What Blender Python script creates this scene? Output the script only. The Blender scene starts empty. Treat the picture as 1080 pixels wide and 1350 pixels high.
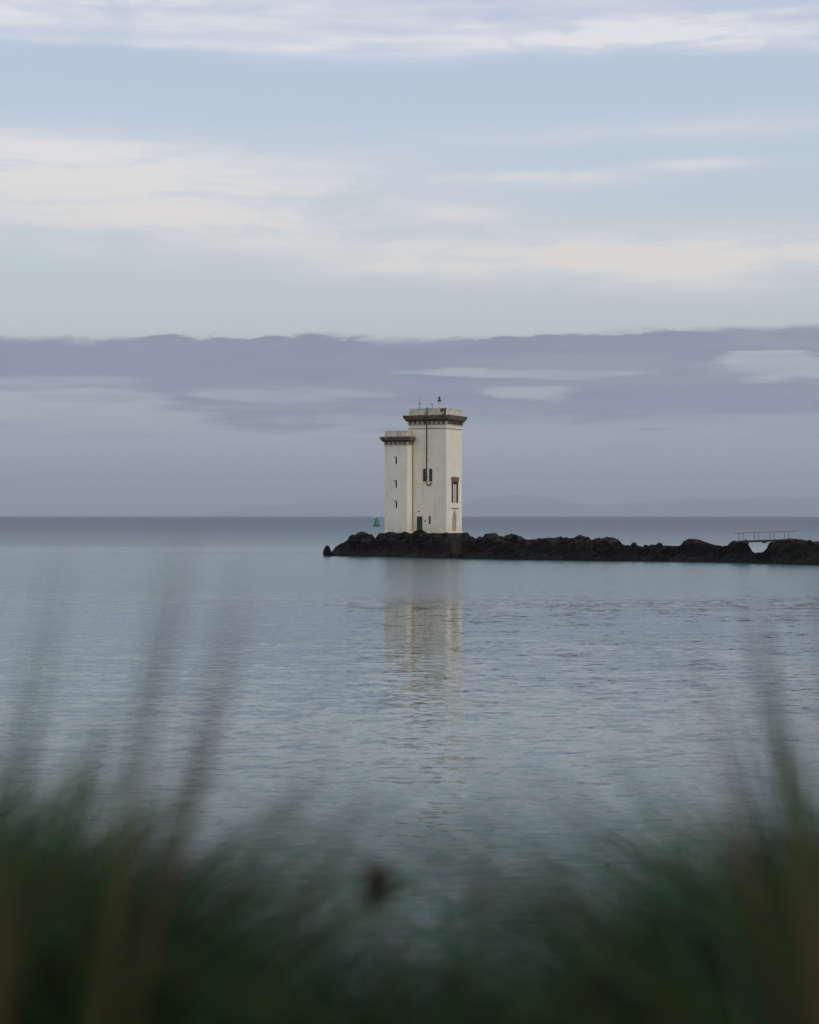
import bpy, bmesh, math, random
import numpy as np
from mathutils import Vector, Matrix, noise as mnoise
R = math.radians
SC = bpy.context.scene
COL = SC.collection
EYE = 5.46            # camera height above the water, metres
F = 2425.0            # focal length in photograph pixels

# ------------------------------------------------------------------ camera
cam = bpy.data.cameras.new('camera')
camo = bpy.data.objects.new('camera', cam); COL.objects.link(camo)
camo.location = (0, 0, EYE); camo.rotation_euler = (R(90), 0, 0)
cam.sensor_fit = 'HORIZONTAL'; cam.sensor_width = 36.0
cam.lens = F / 1080 * 36
cam.shift_y = 5 / 1080
cam.clip_start = 0.05; cam.clip_end = 120000
cam.dof.use_dof = True; cam.dof.focus_distance = 245; cam.dof.aperture_fstop = 2.7
SC.camera = camo
SC.view_settings.view_transform = 'Standard'
try: SC.view_settings.look = 'None'
except Exception: pass
SC.view_settings.exposure = 0; SC.view_settings.gamma = 1

# ------------------------------------------------------------------ node helper
class NT:
    def __init__(s, tree): s.t = tree
    def n(s, typ, **kw):
        nd = s.t.nodes.new(typ)
        for k, v in kw.items(): setattr(nd, k, v)
        return nd
    def put(s, sock, v):
        if isinstance(v, bpy.types.NodeSocket): s.t.links.new(v, sock)
        else:
            try: sock.default_value = v
            except Exception:
                if isinstance(v, (int, float)): sock.default_value = (v, v, v)
                else: sock.default_value = tuple(v) + (1,)
    def m(s, op, a, b=0.0, c=0.0, clamp=False):
        nd = s.n('ShaderNodeMath', operation=op); nd.use_clamp = clamp
        s.put(nd.inputs[0], a)
        if op not in ('ABSOLUTE', 'SINE', 'ARCSINE', 'EXPONENT', 'SQRT'): s.put(nd.inputs[1], b)
        if op in ('MULTIPLY_ADD',): s.put(nd.inputs[2], c)
        return nd.outputs[0]
    def vm(s, op, a, b=(0, 0, 0)):
        nd = s.n('ShaderNodeVectorMath', operation=op)
        s.put(nd.inputs[0], a)
        if op != 'NORMALIZE': s.put(nd.inputs[1], b)
        return nd.outputs[0]
    def smooth(s, v, a, b, lo=0.0, hi=1.0):
        nd = s.n('ShaderNodeMapRange', interpolation_type='SMOOTHSTEP')
        for i, q in enumerate((v, a, b, lo, hi)): s.put(nd.inputs[i], q)
        return nd.outputs[0]
    def mix(s, f, a, b, typ='MIX'):
        nd = s.n('ShaderNodeMix', data_type='RGBA', blend_type=typ)
        s.put(nd.inputs[0], f)
        s.put(nd.inputs[6], a if isinstance(a, bpy.types.NodeSocket) else tuple(a)[:3] + (1,))
        s.put(nd.inputs[7], b if isinstance(b, bpy.types.NodeSocket) else tuple(b)[:3] + (1,))
        return nd.outputs[2]
    def noise(s, vec, scale=1, detail=4, rough=.5, out=0, dist=0):
        nd = s.n('ShaderNodeTexNoise')
        s.put(nd.inputs['Vector'], vec); nd.inputs['Scale'].default_value = scale
        nd.inputs['Detail'].default_value = detail; nd.inputs['Roughness'].default_value = rough
        nd.inputs['Distortion'].default_value = dist
        return nd.outputs[out]
    def ramp(s, f, stops):
        nd = s.n('ShaderNodeValToRGB'); cr = nd.color_ramp
        while len(cr.elements) < len(stops): cr.elements.new(.5)
        for e, (p, c) in zip(cr.elements, stops):
            e.position = p; e.color = tuple(c)[:3] + (1,)
        s.put(nd.inputs[0], f); return nd.outputs[0]

def lin(r, g, b):
    f = lambda c: ((c / 255 + .055) / 1.055) ** 2.4 if c > 10 else c / 255 / 12.92
    return (f(r), f(g), f(b))

# ------------------------------------------------------------------ sky and sun
SUN_EL, SUN_AZ = R(9), R(112)       # azimuth clockwise from the view direction: low, to the right and slightly behind us
world = bpy.data.worlds.new('World'); SC.world = world; world.use_nodes = True
W = NT(world.node_tree)
for nd in list(world.node_tree.nodes): world.node_tree.nodes.remove(nd)
tc = W.n('ShaderNodeTexCoord').outputs['Generated']
sp = W.n('ShaderNodeSeparateXYZ'); W.put(sp.inputs[0], tc)
dx, dy, dz = sp.outputs
U = W.m('MULTIPLY', W.m('ARCTAN2', dx, dy), F)          # bearing from north of the view, in 1/2425 rad
V = W.m('MULTIPLY', W.m('ARCSINE', dz), F)              # height above the horizon
sky = W.n('ShaderNodeTexSky', sky_type='NISHITA')
sky.sun_disc = False; sky.sun_elevation = SUN_EL; sky.sun_rotation = SUN_AZ
sky.air_density = 1.0; sky.dust_density = 1.0; sky.ozone_density = 2.0
nish = W.mix(1.0, sky.outputs[0], (0.10, 0.10, 0.10), 'MULTIPLY')
str1 = W.noise(W.vm('MULTIPLY', tc, (5, 5, 34)), 1, 7, .55, dist=.4)
str2 = W.noise(W.vm('MULTIPLY', W.vm('ADD', tc, (3.1, 1.7, .4)), (11, 11, 120)), 1, 8, .62, dist=.3)
str3 = W.noise(W.vm('MULTIPLY', W.vm('ADD', tc, (7.3, 2.9, 1.1)), (48, 48, 190)), 1, 6, .65)
str4 = W.noise(W.vm('MULTIPLY', W.vm('ADD', tc, (1.3, 5.9, 2.1)), (22, 22, 210)), 1, 7, .6)
veil = W.ramp(W.m('DIVIDE', V, 1000), [
    (0.00, lin(152, 165, 184)), (0.05, lin(161, 174, 191)), (0.12, lin(171, 182, 194)), (0.19, lin(174, 184, 192)),
    (0.245, lin(201, 207, 208)), (0.32, lin(200, 210, 214)), (0.45, lin(196, 208, 220)), (0.60, lin(187, 200, 221)),
    (0.70, lin(184, 194, 217)), (1.0, lin(178, 190, 214))])
skyc = W.mix(0.82, nish, veil)
# bright streaks of high cloud
def blob(u0, v0, a, b, hard=1.0):
    x = W.m('DIVIDE', W.m('SUBTRACT', U, u0), a); y = W.m('DIVIDE', W.m('SUBTRACT', Vw, v0), b)
    r2 = W.m('ADD', W.m('MULTIPLY', x, x), W.m('MULTIPLY', y, y))
    return W.m('MULTIPLY', W.m('EXPONENT', W.m('MULTIPLY', r2, -1.0)), hard)
Vw = W.m('ADD', V, W.m('MULTIPLY', W.m('SUBTRACT', str1, .5), 55))
blobs = [(-430, 432, 350, 44, 1.2), (-250, 375, 240, 30, .7), (-560, 470, 300, 22, .5), (300, 343, 300, 26, 1.0), (450, 322, 220, 24, .7),
         (160, 440, 110, 9, .7), (350, 607, 380, 15, 1.35), (330, 630, 300, 8, .8), (-420, 645, 420, 34, .8), (380, 452, 70, 7, .5), (60, 392, 60, 10, .5),
         (260, 668, 320, 26, .5), (-250, 604, 260, 6, .5), (-20, 335, 90, 12, .35), (330, 500, 300, 14, .28)]
wsum = None
for bb in blobs:
    q = blob(*bb); wsum = q if wsum is None else W.m('ADD', wsum, q)
high = W.m('MULTIPLY', W.smooth(V, 640, 900), W.smooth(str1, .42, .66))
wsum = W.m('ADD', wsum, W.m('MULTIPLY', high, .8))
tex = W.smooth(W.m('ADD', W.m('MULTIPLY', str2, .6), W.m('MULTIPLY', str1, .4)), .30, .60, .25, 1.2)
str5 = W.noise(W.vm('MULTIPLY', W.vm('ADD', tc, (4.7, .3, 8.1)), (17, 17, 62)), 1, 6, .58, dist=.5)
wisp = W.m('MULTIPLY', wsum, W.m('MULTIPLY', tex, W.smooth(str5, .34, .58, .45, 1.15)), clamp=True)
skyc = W.mix(W.m('MULTIPLY', wisp, .85), skyc, lin(222, 222, 224))
warmth = W.smooth(V, 300, 560, .8, 0.1)
skyc = W.mix(W.m('MULTIPLY', W.m('MULTIPLY', wisp, warmth), 1.0), skyc, lin(222, 215, 207))
# thin mauve streaks low down
lowst = W.m('MULTIPLY', W.m('MULTIPLY', W.smooth(V, 70, 110), W.smooth(V, 215, 170)), W.smooth(str2, .48, .62))
skyc = W.mix(W.m('MULTIPLY', lowst, .45), skyc, lin(136, 145, 162))
# the long grey-mauve bank
bump3 = W.m('MULTIPLY', W.m('SUBTRACT', str3, .5), 26)
topE = W.m('ADD', W.m('ADD', W.m('ADD', 231, W.m('MULTIPLY', W.m('SUBTRACT', str1, .5), 46)), W.m('MULTIPLY', bump3, W.smooth(str1, .35, .6, .25, 1.3))), W.smooth(U, 150, 560, 0, 11))
botE = W.m('ADD', W.smooth(U, -420, -180, 172, 122), W.m('MULTIPLY', W.m('SUBTRACT', str2, .5), 90))
soft = W.smooth(str2, .38, .62, 2.5, 13)
bank = W.m('MULTIPLY', W.smooth(V, W.m('ADD', topE, W.m('MULTIPLY', soft, .6)), W.m('SUBTRACT', topE, soft)),
           W.smooth(V, W.m('SUBTRACT', botE, 13), W.m('ADD', botE, 13)))
Vh = W.m('ADD', V, W.m('MULTIPLY', W.m('SUBTRACT', str2, .5), 34))
def hole(u0, v0, a, b, k):
    x = W.m('DIVIDE', W.m('SUBTRACT', W.m('ADD', U, W.m('MULTIPLY', bump3, 3)), u0), a)
    y = W.m('DIVIDE', W.m('SUBTRACT', Vh, v0), b)
    return W.m('MULTIPLY', W.smooth(W.m('ADD', W.m('ADD', W.m('MULTIPLY', x, x), W.m('MULTIPLY', y, y)), W.m('MULTIPLY', W.m('SUBTRACT', .5, str4), 5)), 1.5, .3), k)
bank = W.m('MULTIPLY', bank, W.m('SUBTRACT', 1, hole(515, 192, 110, 19, 1.0)), clamp=True)
bank = W.m('MULTIPLY', bank, W.m('SUBTRACT', 1, hole(158, 160, 66, 11, .95)), clamp=True)
bank = W.m('MULTIPLY', bank, W.m('SUBTRACT', 1, hole(170, 187, 150, 8, .85)), clamp=True)
bank = W.m('MULTIPLY', bank, W.m('SUBTRACT', 1, hole(-150, 160, 120, 9, .7)), clamp=True)
bankc = W.mix(W.smooth(str2, .35, .65), lin(121, 131, 149), lin(139, 145, 162))
strip = W.m('MULTIPLY', W.m('MULTIPLY', W.smooth(Vh, 158, 192), W.smooth(Vh, 236, 205)), W.smooth(U, 120, -260))
patch2 = W.m('MULTIPLY', W.m('MULTIPLY', W.smooth(Vh, 116, 132), W.smooth(Vh, 165, 142)), W.smooth(U, 20, 120))
bankc = W.mix(W.m('MULTIPLY', W.m('ADD', strip, patch2), .55, clamp=True), bankc, lin(120, 130, 149))
skyc = W.mix(W.m('MULTIPLY', bank, .93), skyc, bankc)
# warm brightness added to the unseen sky behind the viewer to lift camera-facing walls
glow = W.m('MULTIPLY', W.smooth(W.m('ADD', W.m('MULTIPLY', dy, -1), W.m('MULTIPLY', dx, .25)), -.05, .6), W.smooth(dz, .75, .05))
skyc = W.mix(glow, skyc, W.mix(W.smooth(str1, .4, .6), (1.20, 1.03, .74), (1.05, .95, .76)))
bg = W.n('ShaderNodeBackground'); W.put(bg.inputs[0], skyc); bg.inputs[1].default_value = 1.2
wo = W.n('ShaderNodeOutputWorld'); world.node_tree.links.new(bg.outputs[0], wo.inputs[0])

sun = bpy.data.lights.new('sun', 'SUN'); sun.energy = 1.1; sun.angle = R(14); sun.color = (1.0, .80, .58)
suno = bpy.data.objects.new('sun', sun); COL.objects.link(suno)
sd = Vector((math.sin(SUN_AZ) * math.cos(SUN_EL), math.cos(SUN_AZ) * math.cos(SUN_EL), math.sin(SUN_EL)))
suno.rotation_euler = sd.to_track_quat('Z', 'Y').to_euler()

# ------------------------------------------------------------------ materials
def mat(name, fn):
    m = bpy.data.materials.new(name); m.use_nodes = True
    N = NT(m.node_tree); p = m.node_tree.nodes['Principled BSDF']
    co = N.n('ShaderNodeTexCoord').outputs['Object']
    fn(N, p, co); return m
def bump(N, p, h, strength=.5, dist=.05):
    b = N.n('ShaderNodeBump'); b.inputs['Strength'].default_value = strength; b.inputs['Distance'].default_value = dist
    N.put(b.inputs['Height'], h); N.put(p.inputs['Normal'], b.outputs[0])
def simple(name, c1, c2, scale=3, rough=.8, bs=.3, bd=.02, metal=0):
    def f(N, p, co):
        n = N.noise(co, scale, 6, .6)
        N.put(p.inputs['Base Color'], N.mix(N.smooth(n, .35, .65), c1, c2))
        p.inputs['Roughness'].default_value = rough; p.inputs['Metallic'].default_value = metal
        if bs: bump(N, p, n, bs, bd)
    return mat(name, f)

def paint(N, p, co):
    # painted rubble and ashlar: courses showing through limewash, weather stains
    sx = N.n('ShaderNodeSeparateXYZ'); N.put(sx.inputs[0], co)
    h = N.m('ADD', sx.outputs[0], sx.outputs[1])
    cv = N.n('ShaderNodeCombineXYZ'); N.put(cv.inputs[0], h); N.put(cv.inputs[1], sx.outputs[2])
    wv = N.vm('ADD', cv.outputs[0], N.vm('MULTIPLY', N.noise(co, 1.6, 3, .5, 1), (.12, .09, 0)))
    br = N.n('ShaderNodeTexBrick'); N.put(br.inputs['Vector'], wv)
    br.inputs['Scale'].default_value = 1; br.inputs['Brick Width'].default_value = .62; br.inputs['Row Height'].default_value = .31
    br.inputs['Mortar Size'].default_value = .022; br.inputs['Mortar Smooth'].default_value = .6
    br.inputs['Color1'].default_value = (.72, .72, .72, 1); br.inputs['Color2'].default_value = (1, 1, 1, 1); br.inputs['Mortar'].default_value = (.45, .45, .45, 1)
    st = N.noise(N.vm('MULTIPLY', co, (1.6, 1.6, .22)), 1, 6, .6)
    pat = N.noise(co, .55, 5, .6)
    c = N.mix(N.smooth(pat, .35, .7), (.82, .785, .71), (.75, .725, .65))
    c = N.mix(.16, c, br.outputs[0], 'MULTIPLY')
    c = N.mix(N.m('MULTIPLY', N.smooth(st, .54, .72), .35), c, (.40, .33, .24))
    low = N.m('MULTIPLY', N.smooth(sx.outputs[2], 1.6, .1), N.smooth(N.noise(co, 1.3, 5, .65), .35, .62))
    c = N.mix(N.m('MULTIPLY', low, .35), c, (.34, .32, .20))
    spk = N.smooth(N.noise(co, 5.5, 4, .7), .66, .74)
    c = N.mix(N.m('MULTIPLY', spk, .35), c, (.30, .24, .17))
    N.put(p.inputs['Base Color'], c); p.inputs['Roughness'].default_value = .75
    bump(N, p, N.m('ADD', N.m('MULTIPLY', br.outputs['Fac'], -.6), N.m('MULTIPLY', N.noise(co, 6, 4, .6), .8)), .6, .03)
M_paint = mat('white_painted_masonry', paint)
def pp(N, p, co):
    n = N.noise(co, 1.5, 6, .65); n2 = N.noise(N.vm('MULTIPLY', co, (3, 3, .8)), 1, 5, .6)
    c = N.mix(N.smooth(n, .38, .66), (.62, .60, .53), (.44, .43, .33))
    c = N.mix(N.m('MULTIPLY', N.smooth(n2, .56, .70), .7), c, (.16, .15, .10))
    N.put(p.inputs['Base Color'], c); p.inputs['Roughness'].default_value = .85; bump(N, p, n, .5, .03)
M_parapet = mat('lichened_parapet_paint', pp)
def cst(N, p, co):
    n = N.noise(co, 2.2, 7, .65); n2 = N.noise(N.vm('ADD', co, (5, 5, 5)), 1.1, 5, .6)
    c = N.mix(N.smooth(n, .40, .64), (.060, .045, .030), (.17, .135, .085))
    c = N.mix(N.m('MULTIPLY', N.smooth(n2, .54, .66), .6), c, (.13, .125, .060))
    N.put(p.inputs['Base Color'], c); p.inputs['Roughness'].default_value = .95; bump(N, p, n, .8, .05)
M_cornice = mat('weathered_brown_stone', cst)
M_darkst = simple('dark_cornice_stone', (.025, .020, .015), (.060, .048, .034), 3, .95)
M_cream = simple('cream_moulding', (.55, .50, .40), (.35, .29, .20), 4, .85)
M_pipe = simple('dark_iron_pipe', (.035, .030, .024), (.055, .045, .035), 5, .6, 0)
M_glass = simple('dark_window_glass', (.010, .011, .013), (.016, .017, .018), 2, .12, 0)
M_louv = simple('grey_brown_timber', (.11, .095, .075), (.075, .062, .050), 8, .8)
M_brown = simple('red_brown_sandstone', (.20, .11, .075), (.13, .075, .055), 5, .85, .5, .02)
M_dkframe = simple('dark_red_brown_frame', (.045, .026, .020), (.06, .034, .026), 5, .8)
M_board = simple('pale_grey_board', (.48, .46, .42), (.42, .40, .36), 3, .75)
M_door = simple('dark_green_door_paint', (.005, .026, .016), (.008, .034, .021), 4, .45, .1)
M_green = simple('buoy_green_paint', (.006, .22, .105), (.008, .16, .075), 2, .45, .1)
M_dkgreen = simple('buoy_dark_green', (.004, .085, .048), (.005, .06, .034), 2, .5, .1)
M_metal = simple('weathered_grey_metal', (.16, .16, .16), (.11, .11, .11), 4, .6, .1, .01, .3)
M_white = simple('white_metal_paint', (.60, .60, .58), (.5, .5, .48), 5, .5, .1)
M_black = simple('black_metal', (.015, .015, .015), (.024, .022, .02), 5, .5, .1)
M_rail = simple('dark_grey_handrail', (.05, .05, .052), (.075, .073, .07), 5, .6, .1)
M_deck = simple('old_dark_deck_boards', (.020, .017, .014), (.03, .025, .02), 6, .85)
M_conc = simple('pale_concrete', (.20, .185, .15), (.13, .12, .095), 1.6, .9, .4, .03)
M_step = simple('worn_brown_stone_step', (.034, .027, .019), (.014, .011, .008), 1.2, .9, .6, .05)
def rk(N, p, co):
    geo = N.n('ShaderNodeNewGeometry'); pos = N.n('ShaderNodeSeparateXYZ'); N.put(pos.inputs[0], geo.outputs['Position'])
    nor = N.n('ShaderNodeSeparateXYZ'); N.put(nor.inputs[0], geo.outputs['Normal'])
    n = N.noise(co, .8, 8, .65); n2 = N.noise(N.vm('ADD', co, (9, 3, 1)), .35, 5, .6)
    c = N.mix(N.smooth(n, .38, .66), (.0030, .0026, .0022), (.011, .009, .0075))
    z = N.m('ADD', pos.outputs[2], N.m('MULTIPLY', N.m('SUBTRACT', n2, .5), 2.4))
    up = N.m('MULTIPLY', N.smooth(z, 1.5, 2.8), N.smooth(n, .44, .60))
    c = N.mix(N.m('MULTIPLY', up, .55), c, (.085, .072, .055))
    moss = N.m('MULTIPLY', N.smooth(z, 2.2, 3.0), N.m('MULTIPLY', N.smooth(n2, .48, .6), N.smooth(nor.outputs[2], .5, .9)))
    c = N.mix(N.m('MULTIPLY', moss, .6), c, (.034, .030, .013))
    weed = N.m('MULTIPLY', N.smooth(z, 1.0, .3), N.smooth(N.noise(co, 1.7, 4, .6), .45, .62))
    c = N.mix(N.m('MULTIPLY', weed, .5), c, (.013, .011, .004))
    N.put(p.inputs['Base Color'], c); N.put(p.inputs['Roughness'], N.smooth(z, .2, 1.5, .55, .95))
    p.inputs['Specular IOR Level'].default_value = .08
    bump(N, p, N.m('ADD', n, N.noise(co, 4, 6, .7)), .9, .12)
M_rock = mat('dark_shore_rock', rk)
M_hill = simple('far_heather_hill', (.050, .060, .045), (.035, .042, .035), .002, 1, 0)

def wat(N, p, co):
    # sea surface: world-metre wave slopes; calmer inshore, wind-ruffled further out
    sx = N.n('ShaderNodeSeparateXYZ'); N.put(sx.inputs[0], co)
    x, y = sx.outputs[0], sx.outputs[1]
    wob = N.noise(N.vm('MULTIPLY', co, (.012, .02, 0)), 1, 3, .5)
    yw = N.m('ADD', y, N.m('MULTIPLY', N.m('SUBTRACT', wob, .5), 26))
    ruff = N.smooth(yw, 94, 138)                         # the wind line about 115 m out
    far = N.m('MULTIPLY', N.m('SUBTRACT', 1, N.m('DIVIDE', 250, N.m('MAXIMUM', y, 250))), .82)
    calm = N.m('MULTIPLY', N.smooth(N.m('ADD', y, N.m('MULTIPLY', N.m('SUBTRACT', wob, .5), 90)), 262, 285), N.smooth(y, 340, 300))
    lull = N.m('SUBTRACT', 1, N.m('MULTIPLY', .42, N.m('MULTIPLY', N.smooth(y, 55, 95), N.m('SUBTRACT', 1, ruff))))
    lull = N.m('MULTIPLY', lull, N.m('SUBTRACT', 1, N.m('MULTIPLY', calm, .65)))
    patch = N.smooth(N.noise(N.vm('MULTIPLY', co, (.02, .05, 0)), 1, 4, .55), .36, .66, .8, 1.12)
    patch = N.m('MULTIPLY', patch, lull)
    A = N.vm('SUBTRACT', N.noise(N.vm('MULTIPLY', co, (.32, .80, 0)), 1, 2, .5, 1, .3), (.5, .5, .5))
    B = N.vm('SUBTRACT', N.noise(N.vm('MULTIPLY', N.vm('ADD', co, (31, 17, 0)), (1.25, 3.1, 0)), 1, 2, .6, 1, .3), (.5, .5, .5))
    C = N.vm('SUBTRACT', N.noise(N.vm('MULTIPLY', N.vm('ADD', co, (11, 57, 0)), (2.8, 6.5, 0)), 1, 2, .6, 1), (.5, .5, .5))
    kB = N.m('MULTIPLY', patch, N.m('ADD', .17, N.m('ADD', N.m('MULTIPLY', ruff, .34), N.m('MULTIPLY', far, .8))))
    kC = N.m('MULTIPLY', patch, N.m('ADD', .18, N.m('ADD', N.m('MULTIPLY', ruff, .35), N.m('MULTIPLY', far, 1.0))))
    def sc(v, k):
        nd = N.n('ShaderNodeVectorMath', operation='SCALE'); N.put(nd.inputs[0], v); N.put(nd.inputs['Scale'], k); return nd.outputs[0]
    S = N.vm('ADD', sc(A, .065), N.vm('ADD', sc(B, kB), sc(C, kC)))
    S = N.vm('ADD', N.vm('MULTIPLY', S, (.55, 1, 0)), (0, 0, 1))
    N.put(p.inputs['Normal'], N.vm('NORMALIZE', S))
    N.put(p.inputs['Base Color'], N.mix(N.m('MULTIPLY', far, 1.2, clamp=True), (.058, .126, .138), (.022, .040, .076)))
    N.put(p.inputs['Roughness'], N.m('ADD', .03, N.m('ADD', N.m('MULTIPLY', N.m('MULTIPLY', ruff, lull), .18), N.m('MULTIPLY', far, .30))))
    p.inputs['IOR'].default_value = 1.36
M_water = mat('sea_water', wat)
def gr(name, a, b):
    def f(N, p, co):
        n = N.noise(co, 9, 3, .5)
        N.put(p.inputs['Base Color'], N.mix(n, a, b)); p.inputs['Roughness'].default_value = .65
        p.inputs['Specular IOR Level'].default_value = .12
    return mat(name, f)
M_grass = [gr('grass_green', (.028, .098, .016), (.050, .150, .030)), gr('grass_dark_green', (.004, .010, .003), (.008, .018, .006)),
           gr('grass_blue_green', (.026, .076, .042), (.042, .100, .056)), gr('grass_dry_brown', (.120, .080, .048), (.062, .042, .027)),
           gr('grass_olive', (.075, .075, .022), (.042, .046, .013))]
M_soil = simple('peaty_bank_soil', (.010, .008, .004), (.014, .015, .006), 2, .95, .6, .05)
M_seed = simple('dark_seed_head_brown', (.020, .012, .008), (.030, .018, .012), 60, .9, .4, .002)

# ------------------------------------------------------------------ mesh helpers
def obj(name, bm, m, parent=None, smooth=False):
    bmesh.ops.recalc_face_normals(bm, faces=bm.faces)
    me = bpy.data.meshes.new(name); bm.to_mesh(me); bm.free()
    for q in (m if isinstance(m, list) else [m]): me.materials.append(q)
    if smooth:
        for f in me.polygons: f.use_smooth = True
    o = bpy.data.objects.new(name, me); COL.objects.link(o)
    if parent: o.parent = parent
    return o
def thing(name, label, cat, loc=(0, 0, 0), rz=0, group=None):
    o = bpy.data.objects.new(name, None); COL.objects.link(o); o.empty_display_size = .3
    o.location = loc; o.rotation_euler = (0, 0, rz); tag(o, label, cat, group); return o
def tag(o, label=None, cat=None, group=None, kind=None):
    if label: o['label'] = label
    if cat: o['category'] = cat
    if group: o['group'] = group
    if kind: o['kind'] = kind
    return o
def box(bm, x0, x1, y0, y1, z0, z1, bev=0):
    r = bmesh.ops.create_cube(bm, size=1)
    vs = r['verts']
    for v in vs: v.co = Vector((x0 + (v.co.x + .5) * (x1 - x0), y0 + (v.co.y + .5) * (y1 - y0), z0 + (v.co.z + .5) * (z1 - z0)))
    if bev:
        es = list({e for v in vs for e in v.link_edges})
        bmesh.ops.bevel(bm, geom=es, offset=bev, segments=1, affect='EDGES')
def tube(bm, pts, r, seg=8, r1=None):
    pts = [Vector(p) for p in pts]; rings = []
    for i, p in enumerate(pts):
        d = (pts[min(i + 1, len(pts) - 1)] - pts[max(i - 1, 0)]).normalized()
        a = d.cross(Vector((0, 0, 1)));
        if a.length < .05: a = d.cross(Vector((0, 1, 0)))
        a.normalize(); b = d.cross(a)
        rr = r if r1 is None else r + (r1 - r) * i / (len(pts) - 1)
        rings.append([bm.verts.new(p + (a * math.cos(t) + b * math.sin(t)) * rr) for t in [k * 2 * math.pi / seg for k in range(seg)]])
    for A, B in zip(rings, rings[1:]):
        for k in range(seg): bm.faces.new((A[k], A[(k + 1) % seg], B[(k + 1) % seg], B[k]))
    bm.faces.new(rings[0]); bm.faces.new(rings[-1])
def lathe(bm, prof, seg=24, cx=0, cy=0):
    rings = [[bm.verts.new((cx + r * math.cos(k * 2 * math.pi / seg), cy + r * math.sin(k * 2 * math.pi / seg), z)) for k in range(seg)] for r, z in prof]
    for A, B in zip(rings, rings[1:]):
        for k in range(seg): bm.faces.new((A[k], A[(k + 1) % seg], B[(k + 1) % seg], B[k]))
    bm.faces.new(rings[0]); bm.faces.new(rings[-1])
def face_holes(bm, outer, holes, fn, nrm, depth):
    """a wall face with real openings: fn maps (a, z) to 3-D; reveals go inwards by depth along -nrm"""
    edges = []
    for loop in [outer] + holes:
        vs = [bm.verts.new(fn(a, z)) for a, z in loop]
        edges += [bm.edges.new((vs[i], vs[(i + 1) % len(vs)])) for i in range(len(vs))]
    bmesh.ops.triangle_fill(bm, edges=edges, use_beauty=True, use_dissolve=False)
    for hi_, loop in enumerate(holes):
        dd = depth[hi_] if isinstance(depth, (list, tuple)) else depth
        a = [fn(*q) for q in loop]
        f = [bm.verts.new(q) for q in a]; b = [bm.verts.new(Vector(q) - Vector(nrm) * dd) for q in a]
        for i in range(len(a)): j = (i + 1) % len(a); bm.faces.new((f[i], f[j], b[j], b[i]))
def rect(a0, a1, z0, z1): return [(a0, z0), (a1, z0), (a1, z1), (a0, z1)]
def arch(a0, a1, z0, z1, rise, pointed=False):
    n = 8; m = (a0 + a1) / 2; w = (a1 - a0) / 2; out = [(a0, z0), (a1, z0)]
    for i in range(n + 1):
        t = i / n * math.pi
        if pointed:
            s = math.cos(t); k = abs(s); zz = z1 - rise + rise * (1 - k ** 1.7)
            out.append((m + w * s, zz))
        else: out.append((m + w * math.cos(t), z1 - rise + rise * math.sin(t)))
    return out

# ------------------------------------------------------------------ the sea
S = 56000
bm = bmesh.new()
ys = [-300, 0, 60, 150, 300, 800, 3000, S]; xs = [-S, -3000, -300, 0, 300, 3000, S]
ys = [-S, -3000] + ys
g = [[bm.verts.new((x, y, 0)) for x in xs] for y in ys]
for i in range(len(ys) - 1):
    for j in range(len(xs) - 1): bm.faces.new((g[i][j], g[i][j + 1], g[i + 1][j + 1], g[i + 1][j]))
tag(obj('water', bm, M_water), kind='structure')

# ------------------------------------------------------------------ far hills across the water
def hills(prof, D, seed):
    """prof: (photo column, rise above horizon in px) of the skyline; a broad ridge 5 km deep"""
    bm = bmesh.new(); px = [p[0] for p in prof]; hh = [p[1] for p in prof]
    X = np.linspace(px[0], px[-1], 150); T = np.linspace(-1, 1, 17); rows = []
    for t in T:
        row = []
        for q in X:
            h = np.interp(q, px, hh) / F * D
            n = mnoise.fractal(Vector((q * .02, t * 2 + seed, 0)), 1, 2, 5)
            z = (h * (1 + .10 * n)) * max(0, 1 - abs(t) ** 1.6) - 20 * abs(t) - 1
            row.append(bm.verts.new(((q - 540) / F * D, D + t * 4000, z)))
        rows.append(row)
    for a, b in zip(rows, rows[1:]):
        for i in range(len(X) - 1): bm.faces.new((a[i], a[i + 1], b[i + 1], b[i]))
    tag(obj('hills', bm, M_hill, smooth=True), kind='structure')
hills([(540, 0), (575, 10), (610, 18), (640, 23), (672, 28), (700, 27), (730, 22), (765, 17), (800, 15), (850, 19), (900, 22), (940, 21), (985, 24), (1040, 23), (1100, 25), (1200, 20), (1350, 9), (1450, 0)], 40000, 1)
hills([(250, 0), (300, 7), (350, 12), (400, 18), (440, 22), (480, 23), (520, 19), (570, 14), (640, 8), (700, 0)], 46000, 7)

# ------------------------------------------------------------------ the rocky point
TX, TY, TZ = 48.6 * 250 / F, 250.0, 3.15      # near corner of the tower at its foot
TH = -R(23.7); cu = Vector((math.cos(TH), math.sin(TH))); cv = Vector((-math.sin(TH), math.cos(TH)))
PROF = [(420, 742), (434, 738), (437, 729), (441, 724), (450, 716), (458, 711), (461, 705), (478, 702), (490, 704), (495, 709), (505, 705), (530, 704), (541, 704),
        (590, 705), (612, 704), (618, 706), (626, 710), (638, 708), (645, 704), (655, 704), (662, 707), (672, 705), (680, 706), (695, 711), (720, 711), (735, 708),
        (750, 709), (765, 706), (772, 708), (778, 712), (790, 709), (805, 709), (815, 713), (820, 719), (832, 720), (845, 719), (858, 720), (880, 720), (900, 718),
        (925, 715), (935, 718), (945, 721), (960, 721), (964, 716), (970, 713.5), (985, 713.5), (990, 724), (995, 732), (1000, 731), (1008, 729), (1013, 721), (1022, 715), (1035, 713),
        (1040, 711.5), (1050, 711.5), (1080, 715), (1130, 716), (1200, 712), (1400, 700), (1700, 690)]
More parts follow.
